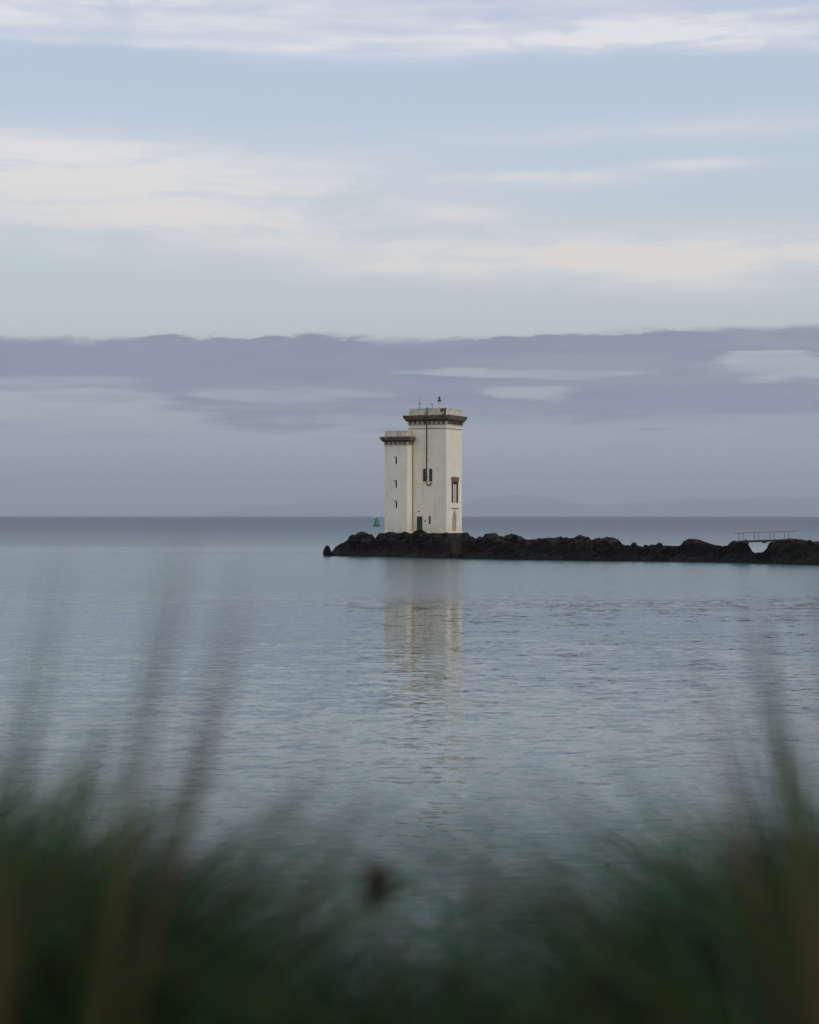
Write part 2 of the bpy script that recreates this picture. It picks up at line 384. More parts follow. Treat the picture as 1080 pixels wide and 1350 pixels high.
FRONT = [(420, 250), (440, 249.5), (500, 245), (570, 236), (620, 232), (800, 221), (940, 216), (1060, 204), (1200, 196), (1700, 180)]
RW = [(420, 1.5), (440, 4), (470, 8), (500, 10), (620, 12), (660, 8), (800, 7), (940, 6), (985, 5), (1000, 3), (1020, 5), (1060, 8), (1700, 22)]
rng = np.random.default_rng(4)
xw = np.arange(-13.0, 85.0, .13)
tt = np.concatenate([np.arange(-1.5, 16, .17), np.arange(16, 34, .6)])
def colpx(x, y): return 540 + x * F / y
# column by column: the skyline stands at the ridge line
Fpx = np.array([p[0] for p in FRONT]); Fy = np.array([p[1] for p in FRONT])
def frontY(x):
    y = 235.0
    for _ in range(6): y = np.interp(540 + x * F / y, Fpx, Fy)
    return y
GX = np.zeros((len(tt), len(xw))); GY = GX.copy(); H = GX.copy(); SS = GX.copy()
for j, x in enumerate(xw):
    yf = frontY(x); px0 = 540 + x * F / yf
    rw = np.interp(px0, [p[0] for p in RW], [p[1] for p in RW]); yr = yf + rw
    pxr = 540 + x * F / yr; py = np.interp(pxr, [p[0] for p in PROF], [p[1] for p in PROF])
    zt = EYE - (py - 680) * yr / F
    back = rw + np.interp(px0, [420, 470, 520, 620, 700, 900, 1060, 1700], [3, 7, 12, 12, 6, 6, 10, 30])
    GX[:, j] = x; GY[:, j] = yf + tt
    s = np.where(tt < rw, np.clip(tt / rw, 0, 1) ** .55, 1 - np.clip((tt - rw) / (back - rw), 0, 1) ** 2.2)
    H[:, j] = zt * s - np.where(tt < 0, -tt * 1.0, 0) - np.where(tt > back, (tt - back) * .8, 0) - .12
    SS[:, j] = s
P = np.stack([GX.ravel(), GY.ravel()], 1)
def cells(P, size, amp, tilt, seed, asp=(1, 1)):
    r = np.random.default_rng(seed); lo = P.min(0) - 2; hi = P.max(0) + 2
    n = int((hi - lo).prod() / size ** 2); seeds = lo + r.random((n, 2)) * (hi - lo)
    off = r.normal(0, amp, n); gr_ = r.normal(0, tilt, (n, 2)); out = np.zeros(len(P)); A = np.array(asp)
    order = np.argsort(P[:, 0])
    for c in range(0, len(P), 4000):
        idx = order[c:c + 4000]; q = P[idx]
        m = (seeds[:, 0] > q[:, 0].min() - 4 * size) & (seeds[:, 0] < q[:, 0].max() + 4 * size)
        sd_ = seeds[m]; d = (((q[:, None, :] - sd_[None]) * A) ** 2).sum(2); k = d.argmin(1)
        out[idx] = off[m][k] + ((q - sd_[k]) * gr_[m][k]).sum(1)
    return out
wp = np.array([mnoise.noise(Vector((a * .8, b * .8, 0))) for a, b in P])
Pw = P + np.stack([wp, wp[::-1]], 1) * .35
N1 = np.clip(cells(Pw, 2.3, .24, .26, 11), -.6, .5).reshape(H.shape); N2 = np.clip(cells(Pw, .9, .12, .28, 12), -.3, .25).reshape(H.shape); N3 = np.clip(cells(Pw, .42, .05, .22, 13), -.12, .12).reshape(H.shape)
edge = np.clip(SS * 2.2, 0.25, 1)
ridge = 1 - .72 * np.clip((SS - .9) / .1, 0, 1)
H += (N1 * .9 * ridge + N2 * ridge + N3) * edge
capz = EYE - (np.interp(540 + GX * F / GY, [p[0] for p in PROF], [p[1] for p in PROF]) - 1.2 - 680) * GY / F
H = np.minimum(H, capz + N3 * .8)
# level stance under the tower, cutting for the steps
for i in range(H.shape[0]):
    lu = (GX[i] - TX) * cu.x + (GY[i] - TY) * cu.y; lv = (GX[i] - TX) * cv.x + (GY[i] - TY) * cv.y
    du = np.maximum(np.maximum(-9.0 - lu, lu - .5), 0); dv = np.maximum(np.maximum(-2.4 - lv, lv - 6.2), 0)
    w = np.clip(1 - np.hypot(du, dv) / 1.2, 0, 1); H[i] = H[i] * (1 - w) + (TZ - .06 + (N3[i] * .8 + N2[i] * .5) * np.clip((1 - w) * 3, 0, 1)) * w
    colp = 540 + GX[i] * F / GY[i]
    cap = TZ + .02 + N2[i] * 1.1 + N1[i] * .35 - np.clip(248.5 - GY[i], 0, 99) * .02       # nothing in front stands above the tower foot
    H[i] = np.where((colp > 498) & (colp < 618) & (GY[i] < 250), np.minimum(H[i], cap), H[i])
SX0, SX1, SY0, SY1, NST = 5.2, 6.9, 236.0, 244.5, 13
stepz = lambda y: .25 + (y - SY0) / (SY1 - SY0) * (TZ - .35)
m = (GX > SX0 - .1) & (GX < SX1 - .1) & (GY > SY0 - 2) & (GY < SY1 + 3)
H = np.where(m, np.minimum(H, stepz(GY) - .45), H)
bm = bmesh.new()
g = [[bm.verts.new((GX[i, j] + .25 * N2[i, j], GY[i, j] - .5 * N2[i, j] * (H[i, j] > .3), H[i, j])) for j in range(H.shape[1])] for i in range(H.shape[0])]
for i in range(H.shape[0] - 1):
    for j in range(H.shape[1] - 1):
        if max(H[i, j], H[i + 1, j], H[i, j + 1], H[i + 1, j + 1]) > -1.2: bm.faces.new((g[i][j], g[i][j + 1], g[i + 1][j + 1], g[i + 1][j]))
bmesh.ops.delete(bm, geom=[v for v in bm.verts if not v.link_faces], context='VERTS')
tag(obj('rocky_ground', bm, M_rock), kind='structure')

def boulder(px, py_top, Y, wpx, hpx, seed, label, name='boulder', dep=1.0, group='boulders on the dark rocky point', lean=0):
    """a craggy rock whose top reaches photo row py_top, standing at distance Y"""
    r = random.Random(seed); w = wpx * Y / F; h = hpx * Y / F
    zt = EYE - (py_top - 680) * Y / F; bm = bmesh.new()
    for k in range(46):
        d = Vector((r.gauss(0, 1), r.gauss(0, 1), r.gauss(0, 1))).normalized() * r.uniform(.88, 1)
        bm.verts.new(d)
    bmesh.ops.convex_hull(bm, input=bm.verts)
    bmesh.ops.delete(bm, geom=[v for v in bm.verts if not v.link_faces], context='VERTS')
    bmesh.ops.triangulate(bm, faces=bm.faces)
    bmesh.ops.subdivide_edges(bm, edges=bm.edges, cuts=2, use_grid_fill=True)
    for v in bm.verts:
        n = mnoise.fractal(v.co * 2.2 + Vector((seed, 0, 0)), 1, 2, 4); v.co *= 1 + .07 * n
    zs = [v.co.z for v in bm.verts]; xs_ = [v.co.x for v in bm.verts]; z1, z0 = max(zs), min(zs); xr = max(xs_) - min(xs_); xc = (max(xs_) + min(xs_)) / 2
    for v in bm.verts:
        zz = (v.co.z - z0) / (z1 - z0)
        v.co = Vector(((v.co.x - xc) / xr * w + lean * h * zz, v.co.y * w / 2 * dep, zz * h))
    o = obj(name, bm, M_rock); o.location = ((px - 540) * Y / F, Y, zt - h)
    return tag(o, label, 'rock', group)
boulder(430.5, 719, 249, 11, 17, 3, 'small pointed dark rock standing alone in the water off the left tip of the point', 'sea_rock', lean=.1)
boulder(437, 727, 249.5, 8, 8, 8, 'low flat wet rock between the lone pointed rock and the left tip of the point', 'sea_rock')
boulder(478, 700.5, 250, 36, 22, 5, 'broad dark humped outcrop at the left end of the point, left of the tower', 'outcrop', .8)
boulder(554, 698, 244.5, 25, 17, 21, 'rounded brown boulder hiding the foot of the green door', dep=.9)
boulder(572, 702.5, 243, 20, 11, 22, 'lower brown boulder just right of the one before the green door', dep=.9)
boulder(516, 701, 247.5, 17, 8, 51, 'low dark rock against the foot of the stair turret front', dep=.8)
boulder(535, 700.5, 246.5, 12, 8, 52, 'small rock at the inner corner of the stair turret foot', dep=.8)
boulder(588, 701.8, 246, 11, 8, 53, 'small dark rock at the near corner of the main tower foot', dep=.8)
boulder(613, 702.0, 246, 12, 10, 54, 'dark rock just right of the top of the stone steps')
boulder(648, 702.5, 241, 22, 13, 31, 'pale topped craggy boulder nearest the tower on its right', 'boulder')
boulder(675, 703.5, 240, 12, 10, 32, 'small knobbly rock right of the pale topped boulder', 'boulder')
boulder(768, 706, 229, 15, 12, 33, 'craggy block near the middle of the rock causeway', 'boulder')
boulder(800, 708, 228, 38, 16, 34, 'long block of rock left of the low gap in the causeway', 'boulder')
boulder(836, 715, 226, 8, 8, 35, 'small square rock on the low part of the causeway', 'boulder')
boulder(870, 715.5, 225, 10, 9, 36, 'small rounded rock left of the big dome rock', 'boulder')
boulder(914, 710, 223, 32, 15, 37, 'big dome shaped dark rock midway between tower and footbridge', 'boulder')
boulder(976, 713, 215, 20, 16, 38, 'squat dark rock carrying the left end of the footbridge', 'boulder')
boulder(1024, 713.5, 212, 24, 18, 39, 'dark rounded rock under the right half of the footbridge', 'boulder', .5)
boulder(1001, 728, 211, 15, 8, 40, 'low wet rock in the gap beneath the footbridge', 'boulder')

# steps in front of the tower
t = thing('stone_steps', 'worn brown stone steps climbing from the water to the foot of the tower', 'steps', (SX0, SY0, 0))
for k in range(NST):
    bm = bmesh.new(); d = (SY1 - SY0) / NST; z = .25 + (k + 1) / NST * (TZ - .35)
    rr = random.Random(k); e = rr.uniform(-.25, .25) - (k / NST - .5) * .9
    box(bm, e, SX1 - SX0 + rr.uniform(-.3, .25) - (k / NST - .5) * .5, k * d, k * d + d + .1, z - .9, z + rr.uniform(-.04, .04), .05)
    bmesh.ops.subdivide_edges(bm, edges=bm.edges, cuts=4, use_grid_fill=True)
    for v in bm.verts: v.co += mnoise.noise_vector(v.co * 2.2 + Vector((k * 3, 0, 0))) * .09
    obj('step', bm, M_step, t)

# ------------------------------------------------------------------ the lighthouse
LH = thing('lighthouse', 'white square lighthouse tower with lower stair turret and brown dentilled cornices on the rocks', 'lighthouse', (TX, TY, TZ), TH)
zl = lambda py: 2.31 - (py - 680) / 9.7
fu = lambda px: (px - 588.6) / 8.88          # along the front wall
fv = lambda px: (px - 588.6) / 3.9           # along the right-hand wall
A_, B_ = 5.6, 5.6
wl = arch(fu(557.6), fu(562.4), zl(634.7), zl(617.3), .22); wr = arch(fu(565.7), fu(570.3), zl(634.7), zl(617.3), .22)
door = rect(fu(549.6), fu(557.2), zl(701.6), zl(680.8)); slit = rect(fu(565.2), fu(568.1), zl(691), zl(680.4))
RWN = rect(fv(595.8), fv(605.2), zl(662.4), zl(629)); niche = arch(fv(596.6), fv(602.6), zl(701.5), zl(673), 1.3, True)
bm = bmesh.new(); ht = 16.0
face_holes(bm, rect(-A_, 0, -.3, ht), [wl, wr, door, slit], lambda a, z: Vector((a, 0, z)), (0, -1, 0), .3)
face_holes(bm, rect(0, B_, -.3, ht), [RWN, niche], lambda a, z: Vector((0, a, z)), (1, 0, 0), (.32, .20))
for q in ([(-A_, B_, -.3), (0, B_, -.3), (0, B_, ht), (-A_, B_, ht)], [(-A_, 0, -.3), (-A_, B_, -.3), (-A_, B_, ht), (-A_, 0, ht)],
          [(-A_, 0, ht), (0, 0, ht), (0, B_, ht), (-A_, B_, ht)]):
    bm.faces.new([bm.verts.new(c) for c in q])
# back of the blind niche
obj('tower_wall', bm, M_paint, LH)
bm = bmesh.new(); bm.faces.new([bm.verts.new((-.198, a, z)) for a, z in niche]); obj('blind_niche', bm, simple('tan_niche_paint', (.44, .38, .28), (.34, .29, .21), 2, .85), LH)  # back panel in mottled tan, darker than the wall paint
# stair turret
TU0, TU1, TV0, TV1, th_ = -8.4, -5.02, -1.8, 1.6, 12.9
tu = lambda px: TU1 + (px - 537) / 8.88
slits = [rect(tu(521.4), tu(523.5), zl(y1), zl(y0)) for y0, y1 in ((603.2, 611.4), (634.5, 642.7), (661.4, 669.8))]
bm = bmesh.new()
face_holes(bm, rect(TU0, TU1, -.3, th_), slits, lambda a, z: Vector((a, TV0, z)), (0, -1, 0), .3)
for q in ([(TU1, TV0, -.3), (TU1, -.002, -.3), (TU1, -.002, th_), (TU1, TV0, th_)], [(TU0, TV0, -.3), (TU0, TV1, -.3), (TU0, TV1, th_), (TU0, TV0, th_)],
          [(TU0, TV1, -.3), (-A_ - .002, TV1, -.3), (-A_ - .002, TV1, th_), (TU0, TV1, th_)], [(TU0, TV0, th_), (TU1, TV0, th_), (TU1, TV1, th_), (TU0, TV1, th_)]):
    bm.faces.new([bm.verts.new(c) for c in q])
obj('stair_turret', bm, M_paint, LH)
# plinth
bm = bmesh.new(); box(bm, -TU1 * -1 + .003, .07, -.07, B_ + .05, -.4, .22, .02); box(bm, TU0 - .07, TU1 + .07, TV0 - .07, -.075, -.4, .20, .02)
# (door way keeps clear: the plinth is only a low course)
obj('plinth', bm, M_paint, LH)

def cornice(u0, u1, v0, v1, z0, z1, o, nF, nS, name, cut=None):
    """stepped cornice: dark top slab, two receding courses, cream bed moulding, dentils"""
    H_ = z1 - z0; bm = bmesh.new()
    lim = (lambda x0, x1, y0, y1: (x0, x1, y0, min(y1, cut) if cut is not None else y1))
    def ring(ov, za, zb, b=.03):
        x0, x1, y0, y1 = lim(u0 - ov, u1 + ov, v0 - ov, v1 + ov); box(bm, x0, x1, y0, y1, za, zb, b)
    ring(o, z1 - .30 * H_, z1, .05)
    ring(o * .90, z1 - .42 * H_, z1 - .30 * H_ - .002)
    c = obj('cornice', bm, M_cornice, LH)
    bm = bmesh.new(); ring(o * .70, z1 - .60 * H_, z1 - .42 * H_ - .002); ring(o * .48, z0 + .24 * H_, z1 - .60 * H_ - .002)
    obj('lower_course', bm, M_darkst, c)
    bm = bmesh.new(); ring(o * .76, z1 - .475 * H_, z1 - .445 * H_, .005); ring(o * .16, z0 - .24, z0 + .24 * H_ - .002, .01)
    obj('moulding', bm, M_cream, c)
    def dentil(*q):
        bm = bmesh.new(); box(bm, *q, z0 - .15, z0 + .24 * H_ - .004, .03); obj('dentil', bm, M_cornice, c)
    for k in range(nF):
        a = u0 + (u1 - u0) * (k + .5) / nF; dentil(a - .15, a + .15, v0 - o * .45, v0 - o * .17)
    ve = v1 if cut is None else cut
    for k in range(nS):
        a = v0 + (ve - v0) * (k + .5) / nS; dentil(u1 + o * .17, u1 + o * .45, a - .15, a + .15)
cornice(-A_, 0, 0, B_, zl(557.2), zl(546.7), .62, 8, 8, 'cornice')
cornice(TU0, TU1, TV0, TV1, zl(584.2), zl(575.2), .52, 5, 2, 'cornice', cut=-.06)
# the turret cornice also returns along its left side, behind the tower corner
bm = bmesh.new(); box(bm, TU0 - .52, -A_ - .01, -.055, TV1 + .5, zl(584.2) + .1, zl(575.2) - .003, .05)
obj('cornice_return', bm, M_cornice, LH)
# string course
bm = bmesh.new(); zc = zl(564)
box(bm, -A_ - .05, .05, -.05, B_ + .05, zc - .05, zc + .05, .02); obj('string_course', bm, M_cream, LH)
bm = bmesh.new(); box(bm, -A_ - .035, .035, -.035, B_ + .035, zc - .10, zc - .053); obj('string_course', bm, M_louv, LH)
# parapets: hollow, flush with the walls
def parapet(u0, u1, v0, v1, z0, z1, w=.3):
    bm = bmesh.new()
    box(bm, u0, u1, v0, v0 + w, z0, z1, .03); box(bm, u0, u1, v1 - w, v1, z0, z1, .03)
    box(bm, u0 + .002, u0 + w, v0 + w + .002, v1 - w - .002, z0, z1 - .003, .03); box(bm, u1 - w, u1 - .002, v0 + w + .002, v1 - w - .002, z0, z1 - .003, .03)
    o_ = obj('parapet', bm, M_parapet, LH)
    bm = bmesh.new(); k = .05
    for q in ((u0 - k, u1 + k, v0 - k, v0 + w), (u0 - k, u1 + k, v1 - w, v1 + k), (u0 - k, u0 + w, v0 + w + .002, v1 - w - .002), (u1 - w, u1 + k, v0 + w + .002, v1 - w - .002)):
        box(bm, *q, z1 + .001, z1 + .07, .015)
    obj('coping', bm, M_parapet, o_)
parapet(-A_ + .03, -.03, .03, B_ - .03, zl(546.7) + .004, zl(538.4)); parapet(TU0 + .03, TU1 - .03, TV0 + .03, TV1, zl(575.2) + .004, zl(568.4))
# dark box and stain on the parapet corner
bm = bmesh.new(); box(bm, fu(581.0), fu(584.2), -.10, .02, zl(542.2), zl(539.2), .02); obj('cable_box', bm, M_pipe, LH)
bm = bmesh.new(); tube(bm, [(fu(586.6), -.06, zl(538)), (fu(587.2), -.06, zl(542)), (fu(587.0), -.08, zl(546.2)), (fu(587.0), -.7, zl(547)), (fu(587), -.7, zl(550.6))], .15, 8); obj('overflow_pipe', bm, M_pipe, LH)
bm = bmesh.new(); box(bm, fu(581), fu(588), -.08, .05, zl(539.8), zl(538.6), .02); obj('cable_tray', bm, M_pipe, LH)

# windows
def window(loop, plane, depth, bars_h, louv, frame_m=M_louv, parent=LH):
    """frame + pane set back in an opening; plane 'F' front of tower, 'T' turret, 'S' side"""
    a0, a1 = min(p[0] for p in loop), max(p[0] for p in loop); z0, z1 = min(p[1] for p in loop), max(p[1] for p in loop)
    def bx(bm, a, b, d0, d1, za, zb, bev=0):
        if plane == 'S': box(bm, -d1, -d0, a, b, za, zb, bev)
        else:
            y = TV0 if plane == 'T' else 0; box(bm, a, b, y + d0, y + d1, za, zb, bev)
    f = .05 if a1 - a0 < .4 else .08
    bm = bmesh.new()
    bx(bm, a0, a0 + f, depth - .08, depth, z0, z1); bx(bm, a1 - f, a1, depth - .08, depth, z0, z1)
    bx(bm, a0 + f, a1 - f, depth - .08, depth, z0, z0 + f); bx(bm, a0 + f, a1 - f, depth - .08, depth, z1 - f, z1)
    for k in range(1, bars_h): zz = z0 + (z1 - z0) * k / bars_h; bx(bm, a0 + f, a1 - f, depth - .07, depth - .01, zz - .035, zz + .035)
    w = obj('window', bm, frame_m, parent)
    bm = bmesh.new(); bx(bm, a0 - .05, a1 + .05, depth + .003, depth + .03, z0 - .05, z1 + .05); obj('pane', bm, M_glass, w)
    return w
window(wl, 'F', .16, 4, True); window(wr, 'F', .16, 4, True); window(slit, 'F', .16, 4, True)
for s in slits:
    w = window(s, 'T', .2, 1, False, M_black)
    bm = bmesh.new(); a0, a1, z1 = s[0][0], s[1][0], s[2][1]
    box(bm, a0 - .12, a1 - .02, TV0 - .10, TV0 + .02, z1 + .06, z1 + .18, .02); obj('window_hood', bm, M_louv, w)
# tall window of the right wall: red-brown lintel and jambs, pale board in the opening
a0, a1, z0, z1 = RWN[0][0], RWN[1][0], RWN[0][1], RWN[2][1]
bm = bmesh.new()
box(bm, -.30, .02, a0 + .002, a0 + .45, z0 - .04, z1 - .62, .01); box(bm, -.30, .02, a1 - .75, a1 - .002, z0 - .04, z1 - .62, .01)
box(bm, -.30, -.12, a0 + .46, a1 - .76, z0, z0 + .22, .02)
w = obj('window', bm, M_dkframe, LH)
bm = bmesh.new(); box(bm, -.28, .06, a0 - .16, a1 + .20, z1 - .60, z1 + .08, .03); obj('lintel', bm, M_brown, w)
bm = bmesh.new(); box(bm, -.22, .04, a0 + .47, a1 - .77, z0 - .02, z1 - .95); obj('pane', bm, M_board, w)
bm = bmesh.new(); box(bm, -.30, -.10, a0 + .46, a1 - .76, z1 - .948, z1 - .61); obj('top_pane', bm, M_glass, w)
# hood mould and arched drip over the niche
bm = bmesh.new(); za = zl(670); box(bm, .0, .10, fv(595.3), fv(605.2), za - .06, za + .06, .02)
obj('hood_mould', bm, M_louv, LH)
bm = bmesh.new()
arc = arch(fv(596.6) - .28, fv(602.6) + .28, zl(682), zl(673) + .30, 1.5, True)[2:]
tube(bm, [(.03, a, z) for a, z in arc], .07, 6); tube(bm, [(.03, arc[0][0] + .5, arc[0][1]), (.03, arc[0][0], arc[0][1])], .07, 6); tube(bm, [(.03, arc[-1][0] - .5, arc[-1][1]), (.03, arc[-1][0], arc[-1][1])], .07, 6)
obj('arch_moulding', bm, M_paint, LH)
# door
a0, a1 = door[0][0], door[1][0]; z1 = door[2][1]
bm = bmesh.new(); n = 5
for k in range(n): box(bm, a0 + (a1 - a0) * k / n + .006, a0 + (a1 - a0) * (k + 1) / n - .006, .06, .11, -.08, z1, .008)
box(bm, a0, a1, .112, .14, -.08, z1)
d = obj('door', bm, M_door, LH)
bm = bmesh.new(); lathe(bm, [(.01, 0), (.04, .0), (.05, .03), (.02, .06)], 10)
bmesh.ops.rotate(bm, verts=bm.verts, matrix=Matrix.Rotation(R(90), 3, 'X')); bmesh.ops.translate(bm, verts=bm.verts, vec=(a1 - .12, .055, 1.0))
obj('door_handle', bm, M_metal, d)
bm = bmesh.new(); box(bm, fu(560.0), fu(561.6), -.04, .01, zl(688.2), zl(685.6), .01); obj('notice_plate', bm, M_black, LH)
bm = bmesh.new(); box(bm, fu(552.2), fu(553.4), -.16, .01, zl(675.0), zl(673.4), .03); obj('door_lamp', bm, M_louv, LH)
# the long dark pipe down the front, stepping out over the cornice
zz0, zz1 = zl(546.5), zl(557.6)
pts = [(fu(563.9), .02, zl(537.2)), (fu(563.6), -.12, zl(537.0)), (fu(563.4), -.12, zz0 + .12), (fu(563.3), -.72, zz0 + .06), (fu(563.3), -.74, zz0 - .45), (fu(563.2), -.5, zz0 - .7), (fu(563.2), -.14, zz1 - .5), (fu(563.1), -.12, zl(570)), (fu(563), -.12, zl(600)), (fu(562.9), -.12, zl(620)), (fu(563), -.12, zl(636.5)), (fu(563.6), -.12, zl(638.6)), (fu(565), -.12, zl(639.3)), (fu(567.2), -.12, zl(639.2)), (fu(568.6), -.12, zl(637.8)), (fu(568.9), -.12, zl(635.2))]
bm = bmesh.new(); tube(bm, pts, .075, 10); pipe = obj('drain_pipe', bm, M_pipe, LH, True)
for py in (575, 590, 605, 628):
    bm = bmesh.new(); box(bm, fu(563) - .14, fu(563) + .14, -.09, -.002, zl(py) - .03, zl(py) + .03); obj('pipe_bracket', bm, M_pipe, pipe)
# a thin rust-stained pipe in the corner between turret and tower
bm = bmesh.new(); tube(bm, [(TU1 + .09, -.09, .2), (TU1 + .09, -.09, 11.9)], .045, 8); obj('corner_pipe', bm, simple('rusty_cream_paint', (.42, .24, .13), (.5, .36, .24), 2, .8), LH)
# beacon on the roof: white stand, dark lamp
bz = zl(546.7) + .0; bx_, by_ = -1.7, 1.6
bc = bpy.data.objects.new('beacon', None); COL.objects.link(bc); bc.parent = LH; bc.location = (bx_, by_, bz)
top = zl(520.8) - bz
bm = bmesh.new(); lathe(bm, [(.22, 0), (.20, .05), (.12, .1), (.11, zl(529) - bz), (.2, zl(529) - bz + .02), (.2, zl(528.6) - bz + .05)], 16); obj('stand', bm, M_white, bc)
bm = bmesh.new(); lathe(bm, [(.1, zl(528.6) - bz + .052), (.23, zl(528) - bz), (.25, zl(526.3) - bz), (.12, zl(525.1) - bz), (.07, zl(524.6) - bz)], 16); obj('lamp_housing', bm, M_black, bc)
bm = bmesh.new(); lathe(bm, [(.08, zl(524.6) - bz + .002), (.16, zl(524) - bz), (.17, zl(522.3) - bz), (.05, zl(521.4) - bz), (.02, zl(521) - bz)], 16); obj('lens', bm, simple('dark_lens', (.05, .06, .06), (.07, .08, .08), 4, .2, 0), bc)
bm = bmesh.new(); x = fu(546.2) + .4
tube(bm, [(x, 1, bz), (x, 1, zl(528))], .035, 6); tube(bm, [(x, 1, zl(528)), (x, 1, zl(521))], .018, 6); box(bm, x - .12, x + .1, .95, 1.05, zl(531), zl(529.6), .01)
tube(bm, [(x, 1, zl(533)), (x + .3, 1.2, bz)], .02, 6); tube(bm, [(x, 1, zl(533)), (x - .28, 1.2, bz)], .02, 6)
obj('antenna', bm, M_metal, LH)
bm = bmesh.new(); x = fu(570) - .4; tube(bm, [(x, 1, bz), (x, 1, zl(532))], .03, 6); box(bm, x - .14, x + .1, .95, 1.05, zl(532.6), zl(531.4), .02); obj('roof_sensor', bm, M_metal, LH)

# ------------------------------------------------------------------ the green buoy
BD = EYE * F / 14.0
by = thing('channel_buoy', 'green cone shaped navigation buoy floating left of the tower', 'buoy', ((496.6 - 540) * BD / F, BD, 0))
bm = bmesh.new(); lathe(bm, [(1.5, -.6), (1.9, -.3), (2.0, .15), (1.95, .55), (1.6, .75), (1.1, .85)], 28); obj('float', bm, M_dkgreen, by)
bm = bmesh.new(); lathe(bm, [(1.62, .80), (1.5, 1.3), (1.3, 1.9), (1.1, 2.6), (.85, 3.2), (.7, 3.5)], 20); obj('cone_body', bm, M_green, by)
for k in range(4):
    bm = bmesh.new(); a = R(45 + 90 * k); tube(bm, [(1.85 * math.cos(a), 1.85 * math.sin(a), .72), (.78 * math.cos(a), .78 * math.sin(a), 3.8)], .11, 6); obj('leg', bm, M_dkgreen, by)
bm = bmesh.new(); lathe(bm, [(.95, 3.45), (.98, 3.6), (.62, 4.0), (.12, 4.5)], 16); obj('topmark', bm, M_green, by)
bm = bmesh.new(); lathe(bm, [(.12, 4.28), (.14, 4.45), (.12, 4.65), (.03, 4.75)], 10); obj('lantern', bm, M_black, by)
bm = bmesh.new(); box(bm, -.38, .38, -1.62, -1.30, 1.5, 2.35, .03); obj('marker_plate', bm, simple('pale_green_plate', (.05, .40, .18), (.04, .33, .15), 2, .5, 0), by)

# ------------------------------------------------------------------ footbridge at the right
k = 212 / F
b0 = Vector(((974 - 540) * k, 213.2, EYE - 33.8 * k)); b1 = Vector(((1047.5 - 540) * k, 211.0, EYE - 30.8 * k))
L = (b1 - b0).length; ax = (b1 - b0).normalized()
br = thing('footbridge', 'small dark footbridge with thin handrails spanning a gap in the rocks', 'bridge', b0)
br.rotation_euler = ax.to_track_quat('X', 'Z').to_euler()
bm = bmesh.new(); W2 = 1.1
nb = 26
for i in range(nb): box(bm, L * i / nb + .01, L * (i + 1) / nb - .01, 0, W2, 0, .05, .006)
obj('deck', bm, M_deck, br)
for y in (.08, W2 - .08):
    bm = bmesh.new(); box(bm, 0, L, y - .05, y + .05, -.17, -.002, .01); obj('beam', bm, M_deck, br)
for s in (.16, .46, .78):
    bm = bmesh.new(); box(bm, L * s - .25, L * s + .2, .0, W2, -.30, -.172, .03); obj('cross_bearer', bm, M_deck, br)
for side, y in enumerate((.03, W2 - .03)):
    off = 0 if side == 0 else .30
    bm = bmesh.new(); tube(bm, [(-.35 + off, y, .93), (L * .5, y, .94), (L - .15 + off, y, .95)], .026, 8); rl = obj('handrail', bm, M_rail, br)
    for px in (977.3, 997.3, 1017.7, 1036.8):
        bm = bmesh.new(); xx = (px - 974) * k + off; tube(bm, [(xx, y, .0), (xx, y, .93)], .025, 8); obj('post', bm, M_rail, br)
# pale path leaving the bridge to the right
bm = bmesh.new(); pv = []
for i, (px, py, Y) in enumerate([(1043, 711.0, 211), (1055, 711.8, 210.4), (1066, 713.8, 210), (1080, 716.2, 209.5), (1110, 718, 209), (1180, 718, 210), (1400, 712, 214)]):
    c = Vector(((px - 540) * Y / F, Y, EYE - (py - 680) * Y / F)); pv.append(c)
for a, b in zip(pv, pv[1:]):
    lo = [Vector((a.x, a.y, a.z - .25)), Vector((b.x, b.y, b.z - .25)), Vector((b.x, b.y + 1.6, b.z - .25)), Vector((a.x, a.y + 1.6, a.z - .25))]
    hi = [v + Vector((0, 0, .25)) for v in lo]; vs = [bm.verts.new(v) for v in lo + hi]
    for f in ((4, 5, 6, 7), (0, 1, 5, 4), (3, 2, 6, 7)): bm.faces.new([vs[q] for q in f])
bmesh.ops.remove_doubles(bm, verts=bm.verts, dist=.001)
tag(obj('path', bm, M_conc), kind='structure')
# a scrap of weed adrift
wd = EYE * F / 461; bm = bmesh.new(); rr = random.Random(2)
for i in range(5):
    a = rr.uniform(0, 6.28); tube(bm, [(0, 0, .005), (.03 * math.cos(a), .03 * math.sin(a), .012), (.06 * math.cos(a + .4), .06 * math.sin(a + .4), .003)], .006, 5, .003)
o = obj('floating_weed', bm, M_rock); o.location = ((799 - 540) * wd / F, wd, 0); tag(o, 'tiny dark scrap of weed floating on the near water right of centre', 'seaweed')

# ------------------------------------------------------------------ near bank and its grass
def gz(x, y):
    base = 4.42 + .10 * mnoise.noise(Vector((x * .5, y * .5, 3))) + .12 * min(1, (x / 1.2) ** 2) * (1 if abs(x) < 30 else 1)
    e = 3.5 + .4 * mnoise.noise(Vector((x * .3, 0, 9)))
    if y > e: base -= (y - e) * .95
    return max(base, -1.5)
bm = bmesh.new(); xs = sorted(set([-80, -50, -30, -20] + list(np.arange(-14, 14.1, .5)) + [20, 30, 50, 80])); ys = [-60, -30, -12, -6, -3] + list(np.arange(-2, 10.1, .4))
g = [[bm.verts.new((x, y, gz(x, y))) for x in xs] for y in ys]
for i in range(len(ys) - 1):
    for j in range(len(xs) - 1): bm.faces.new((g[i][j], g[i][j + 1], g[i + 1][j + 1], g[i + 1][j]))
tag(obj('ground', bm, M_soil, smooth=True), kind='structure')

